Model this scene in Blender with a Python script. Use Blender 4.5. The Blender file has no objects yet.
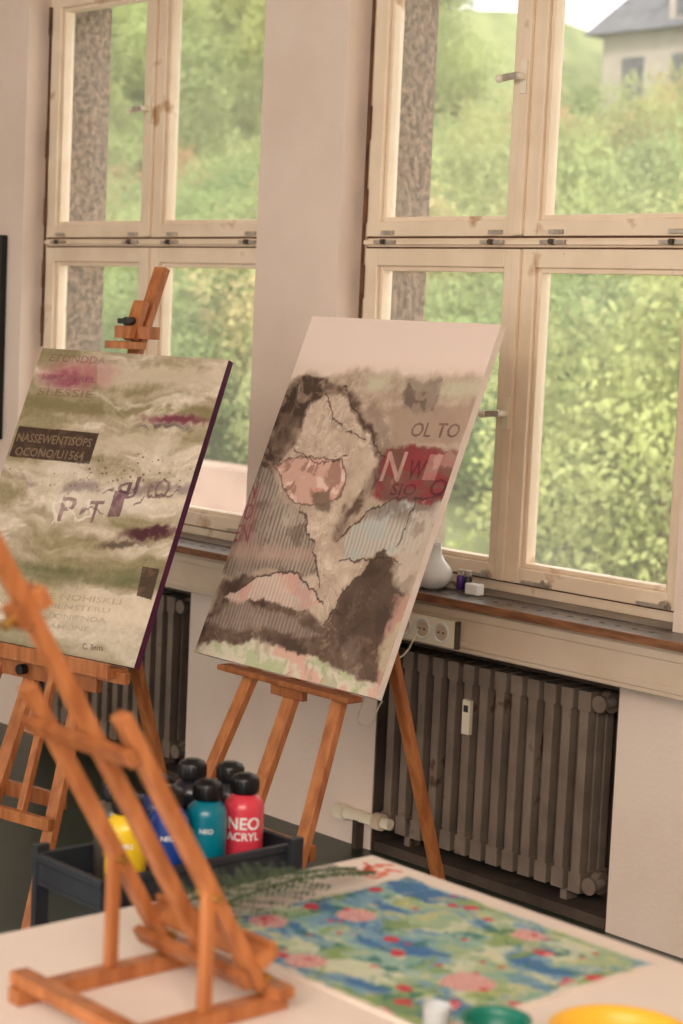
import bpy, bmesh, math, random
import numpy as np
from mathutils import Vector, Matrix
random.seed(7); rng=np.random.default_rng(5)
SC=bpy.context.scene
COL=SC.collection
try:
    SC.view_settings.view_transform='Standard'; SC.view_settings.look='None'
except Exception: pass

# ------------------------------------------------------------ materials
def lin(c):
    c=np.array(c,dtype=float)/255.0
    return np.where(c<=0.04045,c/12.92,((c+0.055)/1.055)**2.4)
def rgba(c): return tuple(float(v) for v in lin(c))+(1.0,)
def mat(name,c1,c2=None,scale=8.0,rough=0.6,metal=0.0,stretch=(1,1,1),bump=0.0,bscale=None,c3=None,pos=(0.35,0.65),spec=0.4,detail=5.0,coat=0.0):
    m=bpy.data.materials.new(name); m.use_nodes=True
    nt=m.node_tree; N=nt.nodes; L=nt.links
    b=N['Principled BSDF']; b.inputs['Roughness'].default_value=rough; b.inputs['Metallic'].default_value=metal
    b.inputs['Specular IOR Level'].default_value=spec
    if coat: b.inputs['Coat Weight'].default_value=coat
    tc=N.new('ShaderNodeTexCoord'); mp=N.new('ShaderNodeMapping'); mp.inputs['Scale'].default_value=stretch
    L.new(tc.outputs['Object'],mp.inputs['Vector'])
    no=N.new('ShaderNodeTexNoise'); no.inputs['Scale'].default_value=scale; no.inputs['Detail'].default_value=detail
    L.new(mp.outputs['Vector'],no.inputs['Vector'])
    r=N.new('ShaderNodeValToRGB'); L.new(no.outputs['Fac'],r.inputs['Fac'])
    e=r.color_ramp.elements; e[0].position=pos[0]; e[1].position=pos[1]
    e[0].color=rgba(c1); e[1].color=rgba(c2 or c1)
    if c3 is not None:
        x=e.new(min(0.98,pos[1]+0.06)); x.color=rgba(c3)
    L.new(r.outputs['Color'],b.inputs['Base Color'])
    if bump:
        n2=N.new('ShaderNodeTexNoise'); n2.inputs['Scale'].default_value=bscale or scale*4; n2.inputs['Detail'].default_value=4
        L.new(mp.outputs['Vector'],n2.inputs['Vector'])
        bp=N.new('ShaderNodeBump'); bp.inputs['Strength'].default_value=bump; bp.inputs['Distance'].default_value=0.01
        L.new(n2.outputs['Fac'],bp.inputs['Height']); L.new(bp.outputs['Normal'],b.inputs['Normal'])
    return m
M_wall=mat('plaster_cream',(220,200,184),(228,210,195),3,0.85,bump=0.15,bscale=60)
M_out=mat('roughcast',(86,66,52),(150,124,102),46,0.95,bump=1.0,bscale=70,pos=(.38,.62))
M_win=mat('old_window_paint',(222,200,173),(234,215,190),6,0.45,bump=0.1,bscale=50,c3=(192,156,120),pos=(0.3,0.64))
M_seam=mat('seam_brown',(80,50,32),(112,76,50),20,0.8)
M_sill=mat('sill_board',(66,57,51),(100,87,78),14,0.3,stretch=(0.6,3,1),c3=(150,124,102),pos=(0.3,0.64))
M_silledge=mat('sill_edge_wood',(104,66,42),(150,102,68),18,0.6,stretch=(0.5,3,3))
M_trunk=mat('trunking_cream',(200,180,156),(210,192,170),5,0.5)
M_rad=mat('radiator_paint',(112,99,88),(132,118,105),10,0.32,c3=(92,70,55))
M_niche=mat('niche_dark',(60,49,42),(82,69,59),6,0.9)  # dark brown for niche backs, linings and the pipe bracket
M_floor=mat('floor_green',(32,46,37),(46,60,49),2.5,0.35,bump=0.05)
M_ceil=mat('ceiling_paint',(225,215,205),(232,224,214),3,0.9)
M_metal=mat('metal_worn',(165,155,142),(195,185,172),30,0.35,metal=0.5)
M_dkmetal=mat('dark_metal',(72,62,54),(100,88,76),20,0.5,metal=0.4)
M_wood=mat('easel_beech',(150,88,47),(184,117,70),9,0.4,stretch=(5,5,0.6),bump=0.08)
M_woodd=mat('easel_beech_dark',(128,72,38),(160,98,55),9,0.4,stretch=(5,5,0.6))
M_black=mat('black_plastic',(16,15,16),(24,23,24),10,0.35)
M_cart=mat('cart_steel',(46,48,54),(54,58,64),10,0.4,metal=0.2)
M_cloth=mat('table_paper',(226,211,200),(234,221,210),3,0.8,bump=0.1,bscale=25,c3=(224,203,192))
M_white=mat('white_ceramic',(225,228,226),(236,238,236),4,0.15)
M_ivory=mat('ivory_plastic',(228,218,194),(234,226,204),8,0.4)
M_canvas=mat('canvas_white',(226,212,200),(234,222,210),20,0.85,bump=0.2,bscale=300)
M_purple=mat('canvas_edge_purple',(62,20,50),(90,32,70),12,0.6)
M_brass=mat('brass',(170,130,60),(200,160,90),20,0.3,metal=0.9)

def mat_attr(name,rough=0.65,bump=0.35):
    m=bpy.data.materials.new(name); m.use_nodes=True
    nt=m.node_tree; N=nt.nodes; L=nt.links; b=N['Principled BSDF']
    b.inputs['Roughness'].default_value=rough; b.inputs['Specular IOR Level'].default_value=0.25
    a=N.new('ShaderNodeAttribute'); a.attribute_name='Col'
    L.new(a.outputs['Color'],b.inputs['Base Color'])
    no=N.new('ShaderNodeTexNoise'); no.inputs['Scale'].default_value=90; no.inputs['Detail'].default_value=8
    tc=N.new('ShaderNodeTexCoord'); L.new(tc.outputs['Object'],no.inputs['Vector'])
    bp=N.new('ShaderNodeBump'); bp.inputs['Strength'].default_value=bump; bp.inputs['Distance'].default_value=0.003
    L.new(no.outputs['Fac'],bp.inputs['Height']); L.new(bp.outputs['Normal'],b.inputs['Normal'])
    return m
M_paint=mat_attr('acrylic_paint')

def mat_glass():
    m=bpy.data.materials.new('window_glass'); m.use_nodes=True
    nt=m.node_tree; N=nt.nodes; L=nt.links; N.clear()
    o=N.new('ShaderNodeOutputMaterial'); t=N.new('ShaderNodeBsdfTransparent'); g=N.new('ShaderNodeBsdfGlossy'); d=N.new('ShaderNodeBsdfDiffuse')
    g.inputs['Roughness'].default_value=0.03; d.inputs['Color'].default_value=(0.85,0.84,0.78,1)
    lw=N.new('ShaderNodeLayerWeight'); lw.inputs['Blend'].default_value=0.18
    pw=N.new('ShaderNodeMath'); pw.operation='MULTIPLY'; pw.inputs[1].default_value=0.3; L.new(lw.outputs['Fresnel'],pw.inputs[0])
    mx=N.new('ShaderNodeMixShader'); L.new(pw.outputs[0],mx.inputs[0]); L.new(t.outputs[0],mx.inputs[1]); L.new(g.outputs[0],mx.inputs[2])
    tl=N.new('ShaderNodeBsdfTranslucent'); tl.inputs['Color'].default_value=(0.92,0.90,0.84,1)
    md=N.new('ShaderNodeMixShader'); md.inputs[0].default_value=0.65; L.new(d.outputs[0],md.inputs[1]); L.new(tl.outputs[0],md.inputs[2])
    m2=N.new('ShaderNodeMixShader'); no=N.new('ShaderNodeTexNoise'); no.inputs['Scale'].default_value=3; no.inputs['Detail'].default_value=6
    tc=N.new('ShaderNodeTexCoord'); L.new(tc.outputs['Object'],no.inputs['Vector'])
    mr=N.new('ShaderNodeMapRange'); mr.inputs['To Min'].default_value=0.06; mr.inputs['To Max'].default_value=0.22  # dirt film on the panes, thickened to paint a hazy veil over the trees
    L.new(no.outputs['Fac'],mr.inputs['Value']); L.new(mr.outputs[0],m2.inputs[0])
    L.new(mx.outputs[0],m2.inputs[1]); L.new(md.outputs[0],m2.inputs[2]); L.new(m2.outputs[0],o.inputs['Surface'])
    return m
M_glass=mat_glass()

def mat_leaf():
    m=bpy.data.materials.new('foliage'); m.use_nodes=True
    nt=m.node_tree; N=nt.nodes; L=nt.links; b=N['Principled BSDF']
    b.inputs['Roughness'].default_value=0.7; b.inputs['Specular IOR Level'].default_value=0.2
    oi=N.new('ShaderNodeObjectInfo'); r=N.new('ShaderNodeValToRGB'); L.new(oi.outputs['Random'],r.inputs['Fac'])
    e=r.color_ramp.elements; e[0].position=0; e[0].color=rgba((146,168,112)); e[1].position=1; e[1].color=rgba((204,170,130))  # leaf colours paled, outdoor haze is painted into them
    for p_,c_ in ((0.28,(172,184,122)),(0.5,(190,196,134)),(0.7,(152,172,122)),(0.86,(182,186,128)),(0.93,(202,184,136))):
        x=e.new(p_); x.color=rgba(c_)
    no=N.new('ShaderNodeTexNoise'); no.inputs['Scale'].default_value=1.3
    tc=N.new('ShaderNodeTexCoord'); L.new(tc.outputs['Object'],no.inputs['Vector'])
    hs=N.new('ShaderNodeHueSaturation'); mr=N.new('ShaderNodeMapRange'); mr.inputs['From Min'].default_value=0.3; mr.inputs['From Max'].default_value=0.7
    mr.inputs['To Min'].default_value=0.52; mr.inputs['To Max'].default_value=1.2
    L.new(no.outputs['Fac'],mr.inputs['Value']); L.new(mr.outputs[0],hs.inputs['Value']); L.new(r.outputs['Color'],hs.inputs['Color'])
    L.new(hs.outputs['Color'],b.inputs['Base Color'])
    tr=N.new('ShaderNodeBsdfTranslucent'); L.new(hs.outputs['Color'],tr.inputs['Color'])
    mx=N.new('ShaderNodeMixShader'); mx.inputs[0].default_value=0.4
    L.new(b.outputs[0],mx.inputs[1]); L.new(tr.outputs[0],mx.inputs[2]); L.new(mx.outputs[0],N['Material Output'].inputs['Surface'])
    return m
M_leaf=mat_leaf()

# ------------------------------------------------------------ mesh builder
class B:
    def __init__(s): s.bm=bmesh.new(); s.mats=[]
    def mi(s,m):
        if m not in s.mats: s.mats.append(m)
        return s.mats.index(m)
    def _tag(s,faces,m,smooth=False):
        i=s.mi(m)
        for f in faces: f.material_index=i; f.smooth=smooth
    def hexa(s,pts,m):
        v=[s.bm.verts.new(p) for p in pts]
        fs=[s.bm.faces.new([v[i] for i in q]) for q in ((0,3,2,1),(4,5,6,7),(0,1,5,4),(1,2,6,5),(2,3,7,6),(3,0,4,7))]
        s._tag(fs,m)
    def rng(s,x0,x1,y0,y1,z0,z1,m):
        s.hexa([(x0,y0,z0),(x1,y0,z0),(x1,y1,z0),(x0,y1,z0),(x0,y0,z1),(x1,y0,z1),(x1,y1,z1),(x0,y1,z1)],m)
    def quad(s,pts,m):
        s._tag([s.bm.faces.new([s.bm.verts.new(p) for p in pts])],m)
    def beam(s,p1,p2,w,t,m,wdir=(1,0,0)):
        p1=Vector(p1);p2=Vector(p2);a=(p2-p1).normalized();wd=Vector(wdir);wd=(wd-a*wd.dot(a)).normalized();td=a.cross(wd)
        c=[]
        for p in (p1,p2):
            for sx,sy in ((-1,-1),(1,-1),(1,1),(-1,1)): c.append(p+wd*(sx*w/2)+td*(sy*t/2))
        s.hexa(c,m)
    def lathe(s,prof,c,m,seg=32,axis=(0,0,1)):
        c=Vector(c); q=Vector((0,0,1)).rotation_difference(Vector(axis))
        rings=[]
        for r,z in prof:
            if r<1e-6: rings.append([s.bm.verts.new(c+q@Vector((0,0,z)))])
            else: rings.append([s.bm.verts.new(c+q@Vector((r*math.cos(2*math.pi*k/seg),r*math.sin(2*math.pi*k/seg),z))) for k in range(seg)])
        fs=[]
        for a,b in zip(rings,rings[1:]):
            for k in range(seg):
                k2=(k+1)%seg
                if len(a)==1 and len(b)==1: continue
                if len(a)==1: fs.append(s.bm.faces.new((a[0],b[k2],b[k])))
                elif len(b)==1: fs.append(s.bm.faces.new((a[k],a[k2],b[0])))
                else: fs.append(s.bm.faces.new((a[k],a[k2],b[k2],b[k])))
        s._tag(fs,m,True)
    def cyl(s,p1,p2,r,m,seg=16,r2=None):
        p1=Vector(p1);p2=Vector(p2);l=(p2-p1).length; r2=r if r2 is None else r2
        s.lathe([(0,0),(r,0),(r,0),(r2,l),(r2,l),(0,l)],p1,m,seg,tuple((p2-p1).normalized()))
    def done(s,name,parent=None,bevel=0.0,seg=2):
        me=bpy.data.meshes.new(name); bmesh.ops.recalc_face_normals(s.bm,faces=s.bm.faces[:]); s.bm.to_mesh(me); s.bm.free()
        for m in s.mats: me.materials.append(m)
        o=bpy.data.objects.new(name,me); COL.objects.link(o)
        if parent: o.parent=parent
        if bevel:
            b=o.modifiers.new('bevel','BEVEL'); b.width=bevel; b.segments=seg; b.limit_method='ANGLE'; b.angle_limit=math.radians(50)
        return o
def empty(name,loc=(0,0,0)):
    o=bpy.data.objects.new(name,None); COL.objects.link(o); o.location=loc; return o

# ------------------------------------------------------------ room shell
XW0,XW1=-6.12,-4.748
XV0,XV1=-4.354,-3.0
ZT=2.78
b=B()
for x0,x1 in ((-8,XW0),(XW1,XV0),(XV1,2.5)): b.rng(x0,x1,3.9,4.06,0.84,3.2,M_wall)
for x0,x1 in ((XW0,XW1),(XV0,XV1)): b.rng(x0,x1,3.9,4.06,ZT,3.2,M_wall)
for x0,x1 in ((-8,-5.95),(-5.02,-4.09),(-3.16,2.5)): b.rng(x0,x1,3.9,4.06,0,0.84,M_wall)
for x0,x1 in ((-5.95,-5.02),(-4.09,-3.16)):
    b.rng(x0,x1,3.9,4.06,0.665,0.84,M_wall)
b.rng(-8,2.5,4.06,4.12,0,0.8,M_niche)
b.rng(-8.2,2.7,4.12,4.25,-3,0.80,M_out)
for x0,x1 in ((-8.2,XW0+0.03),(XW1-0.03,XV0+0.03),(XV1-0.03,2.7)): b.rng(x0,x1,4.06,4.25,0.80,3.3,M_out)
for x0,x1 in ((XW0+.03,XW1-.03),(XV0+.03,XV1-.03)): b.rng(x0,x1,4.06,4.25,ZT-.02,3.3,M_out)
b.done('wall_window')
for i,(x0,x1) in enumerate(((-5.95,-5.02),(-4.09,-3.16))):
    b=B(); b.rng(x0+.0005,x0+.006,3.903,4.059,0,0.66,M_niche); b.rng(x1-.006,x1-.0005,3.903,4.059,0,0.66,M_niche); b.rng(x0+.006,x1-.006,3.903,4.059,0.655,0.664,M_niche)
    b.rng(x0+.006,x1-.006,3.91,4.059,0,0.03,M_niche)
    b.done('trim_%d'%(i+4))
b=B(); b.rng(-8,2.5,-4.5,4.06,-0.1,0,M_floor); b.done('floor')
b=B(); b.rng(-8,2.5,-4.5,4.06,3.2,3.3,M_ceil); b.done('ceiling')
b=B(); b.rng(-8.2,-8,-4.5,4.06,0,3.2,M_wall); b.done('wall_left')
b=B(); b.rng(2.5,2.7,-4.5,4.06,0,3.2,M_wall); b.done('wall_right')

# sill + cable trunking
b=B(); b.rng(-8,2.5,3.765,3.9,0.822,0.84,M_sill)
for x0,x1 in ((XW0,XW1),(XV0,XV1)): b.rng(x0,x1,3.9,4.0,0.8405,0.8445,M_sill)
b.rng(-8,2.5,3.758,3.766,0.820,0.842,M_silledge)
for k in range(70):
    x=-6.1+k*0.055
    if x>XW1 and x<XV0: continue
    if x>XV1: break
    b.cyl((x,3.84,0.8402),(x,3.84,0.8412),0.009,M_black,10)
b.done('trim_1',bevel=0.002)
b=B(); b.rng(-8,2.5,3.79,3.898,0.692,0.817,M_trunk); b.rng(-8,2.5,3.785,3.79,0.705,0.722,M_trunk); b.rng(-8,2.5,3.785,3.79,0.785,0.808,M_trunk)
b.done('trim_2',bevel=0.003)
b=B()
for x0,x1 in ((XW0+.03,XW1-.03),(XV0+.03,XV1-.03)): b.rng(x0,x1,4.065,4.32,0.802,0.815,M_metal)
b.done('trim_3')

# sockets on trunking
b=B(); b.rng(-3.895,-3.655,3.772,3.7845,0.70,0.778,M_ivory)
for k in range(3):
    x=-3.86+k*0.076
    b.lathe([(0.030,0),(0.030,0.004),(0.026,0.004),(0.024,-0.002),(0,-0.002)],(x+.003,3.7715,0.739),M_white,24,(0,-1,0))
    b.lathe([(0.022,0),(0.0,0.0)],(x+.003,3.7690,0.739),M_trunk,24,(0,-1,0))
    for dx in (-.009,.009): b.cyl((x+.003+dx,3.7735,0.739),(x+.003+dx,3.7680,0.739),0.0035,M_black,8)
b.rng(-3.655,-3.643,3.7715,3.784,0.70,0.778,M_dkmetal)
b.done('power_socket_strip',bevel=0.0015)

# ------------------------------------------------------------ windows
def window(name,x0,x1):
    root=empty(name)
    xc=(x0+x1)/2
    b=B()
    z0,z1=0.8445,ZT
    fw=0.03
    b.rng(x0,x0+fw,3.995,4.06,z0,z1,M_win); b.rng(x1-fw,x1,3.995,4.06,z0,z1,M_win)
    b.rng(x0+fw,x1-fw,3.995,4.06,z0,z0+0.03,M_win); b.rng(x0+fw,x1-fw,3.995,4.06,z1-0.03,z1,M_win)
    b.rng(x0+fw,x1-fw,3.99,4.06,1.826,1.852,M_win)
    b.rng(x0+fw,x1-fw,3.975,3.99,1.832,1.846,M_win)
    b.rng(xc-.022,xc+.022,4.01,4.06,z0+.03,z1-.03,M_win)
    b.rng(x0+fw-.001,x0+fw+.004,3.990,4.05,z0+.03,z1-.03,M_seam); b.rng(x1-fw-.004,x1-fw+.001,3.990,4.05,z0+.03,z1-.03,M_seam)
    b.rng(x0+fw,x1-fw,3.994,4.05,1.822,1.8262,M_seam); b.rng(x0+fw,x1-fw,3.994,4.05,1.8518,1.856,M_seam)
    b.rng(xc-.003,xc+.003,3.992,4.02,z0+.03,z1-.03,M_seam)
    b.rng(x0+fw,x1-fw,3.99,4.02,z0+.028,z0+.032,M_seam)
    b.done('frame',root,0.002)
    b=B(); g=B()
    for (a,c) in ((x0+fw+.005,xc-.004),(xc+.004,x1-fw-.005)):
        for (d,e) in ((z0+.033,1.821),(1.857,z1-.033)):
            st=0.055; bot=0.045; top=0.052
            y0,y1=3.98,4.035
            b.rng(a,a+st,y0,y1,d,e,M_win); b.rng(c-st,c,y0,y1,d,e,M_win)
            b.rng(a+st,c-st,y0,y1,d,d+bot,M_win); b.rng(a+st,c-st,y0,y1,e-top,e,M_win)
            s2=0.014
            A,C_,D_,E_=a+st,c-st,d+bot,e-top
            b.rng(A,A+s2,y0+.014,y1,D_,E_,M_win); b.rng(C_-s2,C_,y0+.014,y1,D_,E_,M_win)
            b.rng(A+s2,C_-s2,y0+.014,y1,D_,D_+s2,M_win); b.rng(A+s2,C_-s2,y0+.014,y1,E_-s2,E_,M_win)
            g.quad([(A+s2-.003,4.02,D_+s2-.003),(C_-s2+.003,4.02,D_+s2-.003),(C_-s2+.003,4.02,E_-s2+.003),(A+s2-.003,4.02,E_-s2+.003)],M_glass)
    b.rng(xc-.018,xc+.012,3.966,3.98,z0+.035,1.819,M_win); b.rng(xc-.018,xc+.012,3.966,3.98,1.859,z1-.035,M_win)
    b.done('sashes',root,0.003)
    g.done('panes',root)
    b=B()
    for zz in (1.357,2.295):
        b.rng(xc-.014,xc+.008,3.958,3.966,zz-.045,zz+.045,M_ivory)
        b.cyl((xc-.003,3.966,zz),(xc-.003,3.925,zz),0.010,M_ivory)
        b.beam((xc+.006,3.925,zz),(xc-.05,3.925,zz-.004),0.018,0.012,M_metal,(0,0,1))
        b.cyl((xc-.045,3.925,zz-.004),(xc-.068,3.925,zz-.005),0.011,M_ivory)
    for xx in (x0+.13,xc-.1,xc+.13,x1-.13):
        b.rng(xx-.045,xx+.045,3.964,3.974,1.834,1.845,M_metal)
        b.cyl((xx,3.972,1.84),(xx,3.955,1.84),0.008,M_dkmetal,12)
        b.rng(xx-.02,xx+.03,3.97,3.98,1.862,1.874,M_metal)
        b.rng(xx-.05,xx+.06,3.968,3.98,z0+.036,z0+.046,M_metal)
        b.cyl((xx+.05,3.97,z0+.05),(xx+.05,3.95,z0+.05),.01,M_metal,12)
    for zz in (1.02,1.55,1.72,1.95,2.2,2.65):
        b.cyl((x0+fw+.003,3.974,zz-.05),(x0+fw+.003,3.974,zz+.05),0.007,M_seam,10)
        b.cyl((x1-fw-.003,3.974,zz-.05),(x1-fw-.003,3.974,zz+.05),0.007,M_seam,10)
    b.cyl((x0+.018,3.985,1.45),(x0+.018,3.985,2.7),0.005,M_seam,8)
    b.done('fittings',root,0.001)
window('window_1',XW0,XW1); window('window_2',XV0,XV1)

# ------------------------------------------------------------ radiators
def radiator(name,xa,n,pitch=0.0625):
    b=B()
    z0,z1=0.07,0.63
    for k in range(n):
        x=xa+k*pitch
        for y in (3.935,3.975,4.015):
            b.rng(x-.015,x+.015,y-.015,y+.015,z0+.03,z1-.03,M_rad)
        b.rng(x-.022,x+.022,3.918,4.032,z1-.055,z1,M_rad)
        b.rng(x-.022,x+.022,3.918,4.032,z0,z0+.055,M_rad)
        b.rng(x-.008,x+.008,3.93,4.02,z0+.05,z1-.05,M_rad)
    for z in (z0+.028,z1-.028): b.cyl((xa-.03,3.975,z),(xa+(n-1)*pitch+.045,3.975,z),0.02,M_rad)
    for k in (1,n-2):
        x=xa+k*pitch; b.rng(x-.012,x+.012,3.95,4.0,0.03,z0+.01,M_rad)
    xe=xa+(n-1)*pitch
    for z in (z0+.028,z1-.028):
        b.cyl((xe+.03,3.975,z),(xe+.055,3.975,z),0.03,M_rad)
        b.cyl((xe+.05,3.975,z),(xe+.05,3.93,z),0.016,M_metal)
        b.cyl((xe+.05,3.932,z),(xe+.05,3.92,z),0.024,M_rad)
    return b.done(name,None,0.009,3)
radiator('radiator',-4.045,13); radiator('radiator',-5.905,13)
b=B(); b.rng(-3.735,-3.705,3.902,3.917,0.43,0.53,M_ivory); b.rng(-3.729,-3.711,3.900,3.903,0.495,0.515,M_cart); b.done('heat_meter',bevel=0.003)
b=B(); b.cyl((-4.20,3.875,0.10),(-4.00,3.895,0.10),0.017,M_ivory); b.cyl((-4.215,3.873,0.10),(-4.18,3.876,0.10),0.024,M_ivory); b.cyl((-4.06,3.89,0.10),(-4.03,3.893,0.10),0.026,M_trunk)
b.rng(-4.14,-4.12,3.87,3.9,0.0,0.1,M_niche)
b.done('heating_pipe')

# ------------------------------------------------------------ easels
def easel(name,org,e,zc,k,mast_top,foot_d,s0=0.0,cross=False,hinge_z=1.12,top_z=1.42,clamp=None,ledge=0.28,leg_spread=0.25):
    e=Vector(e); n=Vector((-e.y,e.x,0)); org=Vector((org[0],org[1],0))
    def P(s,d,z): return org+e*(s+s0)+n*d+Vector((0,0,z))
    def PL(s,z,off=0.037): return P(s,off+k*(z-zc),z)
    b=B()
    for sg in (-1,1):
        b.beam(PL(sg*leg_spread,0.0),PL(sg*0.085,top_z),0.038,0.022,M_wood,tuple(e))
    b.beam(PL(0,0.30,.039),PL(0,mast_top,.039),0.042,0.022,M_wood,tuple(e))
    b.beam(PL(-.14,top_z-.05,.060),PL(.14,top_z-.05,.060),0.04,0.018,M_woodd,(0,0,1))
    b.beam(PL(-.23,0.34,.060),PL(.23,0.34,.060),0.04,0.018,M_woodd,(0,0,1))
    if cross:
        b.beam(P(-ledge,-0.012,zc-.020),P(ledge,-0.012,zc-.020),0.075,0.022,M_wood,tuple(n))
        b.beam(P(-ledge,-0.045,zc-.006),P(ledge,-0.045,zc-.006),0.010,0.03,M_wood,tuple(n))
        b.beam(PL(-ledge*.8,zc-.055,.012),PL(ledge*.8,zc-.055,.012),0.05,0.02,M_woodd,(0,0,1))
        b.cyl(PL(0,zc-.055,.0),PL(0,zc-.055,-.02),0.014,M_black)
    else:
        b.beam(P(-ledge,0.0,zc-.017),P(ledge,0.0,zc-.017),0.05,0.014,M_woodd,tuple(n))
        b.beam(PL(-.06,zc-.040,.022),PL(.06,zc-.040,.022),0.03,0.02,M_woodd,(0,0,1))
    hz=PL(0,hinge_z,.062); ft=P(0,foot_d,0)
    b.beam(hz,ft,0.036,0.022,M_wood,tuple(e))
    b.beam(PL(-.11,hinge_z+.01,.062),PL(.11,hinge_z+.01,.062),0.04,0.02,M_woodd,(0,0,1))
    if cross:
        b.beam(PL(-.36,zc-.03,.005),PL(.36,zc-.03,.005),0.03,0.02,M_wood,(0,0,1))
        b.beam(PL(-.30,0.30,.0),PL(.26,0.30,.0),0.03,0.02,M_wood,(0,0,1))
        b.beam(PL(-.1,zc-.05,.01),PL(-.14,0.30,.01),0.022,0.018,M_wood,tuple(e))
        b.beam(PL(.1,zc-.05,.01),PL(.14,0.30,.01),0.022,0.018,M_wood,tuple(e))
    if clamp:
        b.beam(PL(-.065,clamp,.02),PL(.065,clamp,.02),0.035,0.045,M_wood,(0,0,1))
        b.beam(PL(-.05,clamp-.035,-.01),PL(.05,clamp-.035,-.01),0.02,0.06,M_wood,(0,0,1))
        b.beam(PL(0,clamp-.02,-.0),PL(0,clamp+.085,-.0),0.045,0.02,M_wood,tuple(e))
        b.cyl(PL(0,clamp+.03,-.01),PL(0,clamp+.03,-.04),0.012,M_black); b.beam(PL(-.02,clamp+.03,-.045),PL(.02,clamp+.03,-.045),0.014,0.012,M_black,(0,0,1))
    return b.done(name,None,0.003)
easel('easel',(-3.53,3.03),(1,0,0),0.72,0.406,1.5,0.606,s0=0.03,top_z=1.40,ledge=.25)
eL=Vector((.983,.182,0)).normalized()
easel('easel',(-4.195,2.755),tuple(eL),0.70,0.409,1.72,0.62,s0=-0.025,cross=True,top_z=1.38,clamp=1.54,ledge=0.33,leg_spread=0.27,hinge_z=1.1)

# ------------------------------------------------------------ painting tools
def vn(u,v,fx,fy,seed):
    r=np.random.default_rng(seed); nx,ny=int(fx)+3,int(fy)+3
    g=r.random((ny,nx)); X=np.clip(u,0,1)*fx; Y=np.clip(v,0,1)*fy
    X=np.clip(X,0,nx-2.001);Y=np.clip(Y,0,ny-2.001)
    xi=X.astype(int);yi=Y.astype(int);fx_=X-xi;fy_=Y-yi
    fx_=fx_*fx_*(3-2*fx_);fy_=fy_*fy_*(3-2*fy_)
    return (g[yi,xi]*(1-fx_)+g[yi,xi+1]*fx_)*(1-fy_)+(g[yi+1,xi]*(1-fx_)+g[yi+1,xi+1]*fx_)*fy_
def fbm(u,v,fx,fy,seed,o=4):
    s=0;a=0.5;t=0
    for i in range(o):
        s=s+a*vn(u,v,fx*2**i,fy*2**i,seed+i*17);t+=a;a*=.55
    return s/t
def inpoly(x,y,poly):
    c=np.zeros(x.shape,bool);n=len(poly);j=n-1
    for i in range(n):
        xi,yi=poly[i];xj,yj=poly[j]
        if yi!=yj:
            m=((yi>y)!=(yj>y))&(x<(xj-xi)*(y-yi)/(yj-yi)+xi); c^=m
        j=i
    return c
def dline(x,y,pl,closed=False):
    d=np.full(x.shape,1e9); pts=list(pl)+([pl[0]] if closed else [])
    for (ax,ay),(bx,by) in zip(pts,pts[1:]):
        l2=(bx-ax)**2+(by-ay)**2+1e-9; t=np.clip(((x-ax)*(bx-ax)+(y-ay)*(by-ay))/l2,0,1)
        d=np.minimum(d,np.hypot(x-ax-t*(bx-ax),y-ay-t*(by-ay)))
    return d
def text(cx,cy,s):
    """mask of lettering filling the unit box (cy runs downwards)"""
    cu=bpy.data.curves.new('t','FONT'); cu.body=s; cu.offset=.012; cu.resolution_u=2
    to=bpy.data.objects.new('t',cu); COL.objects.link(to); bpy.context.view_layer.update()
    me=bpy.data.meshes.new_from_object(to.evaluated_get(bpy.context.evaluated_depsgraph_get()))
    bpy.data.objects.remove(to); me.calc_loop_triangles()
    v=np.array([x.co[:2] for x in me.vertices]); mn=v.min(0); mx=v.max(0); v=(v-mn)/(mx-mn); v[:,1]=1-v[:,1]
    out=np.zeros(cx.shape,bool); sel=(cx>=0)&(cx<=1)&(cy>=0)&(cy<=1); a=cx[sel]; c=cy[sel]; r=np.zeros(a.shape,bool)
    for t in me.loop_triangles: r|=inpoly(a,c,[tuple(v[i]) for i in t.vertices])
    out[sel]=r; return out
def mix(img,c,a):
    a=np.clip(a,0,1)[...,None]; return img*(1-a)+np.array(c,float)*a
def ss(x,a,b_):
    t=np.clip((x-a)/(b_-a),0,1); return t*t*(3-2*t)
def sgn(x,y,poly,soft=2.0):
    d=dline(x,y,poly,True); d=np.where(inpoly(x,y,poly),d,-d); return ss(d,-soft,soft)
def norm(n):
    return (n-n.min())/(n.max()-n.min())

def canvas_obj(name,mtx,W,H,T,img,side):
    ny,nx,_=img.shape
    us=np.linspace(0,W,nx);vs=np.linspace(H,0,ny)
    X,Y=np.meshgrid(us,vs)
    V=np.stack([X.ravel(),Y.ravel(),np.full(X.size,0.0006)],1)
    idx=np.arange(nx*ny).reshape(ny,nx)
    q=np.stack([idx[1:,:-1].ravel(),idx[1:,1:].ravel(),idx[:-1,1:].ravel(),idx[:-1,:-1].ravel()],1)
    box=[(0,0,0),(W,0,0),(W,H,0),(0,H,0),(0,0,-T),(W,0,-T),(W,H,-T),(0,H,-T)]
    n0=len(V); V=np.vstack([V,np.array(box)])
    bf=[(0,1,2,3),(7,6,5,4),(4,5,1,0),(5,6,2,1),(6,7,3,2),(7,4,0,3)]
    faces=[tuple(f) for f in q.tolist()]+[tuple(n0+i for i in f) for f in bf]
    me=bpy.data.meshes.new(name); me.from_pydata(V.tolist(),[],faces)
    me.materials.append(M_paint); me.materials.append(side)
    mi=np.zeros(len(faces),dtype=np.int32); mi[-6:]=1; me.polygons.foreach_set('material_index',mi)
    a=me.color_attributes.new('Col','FLOAT_COLOR','POINT')
    c=np.ones((len(V),4),dtype=np.float32); c[:n0,:3]=lin(np.clip(img,0,255)).reshape(-1,3)
    a.data.foreach_set('color',c.ravel()); me.update()
    o=bpy.data.objects.new(name,me); COL.objects.link(o); o.matrix_world=mtx; return o
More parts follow.
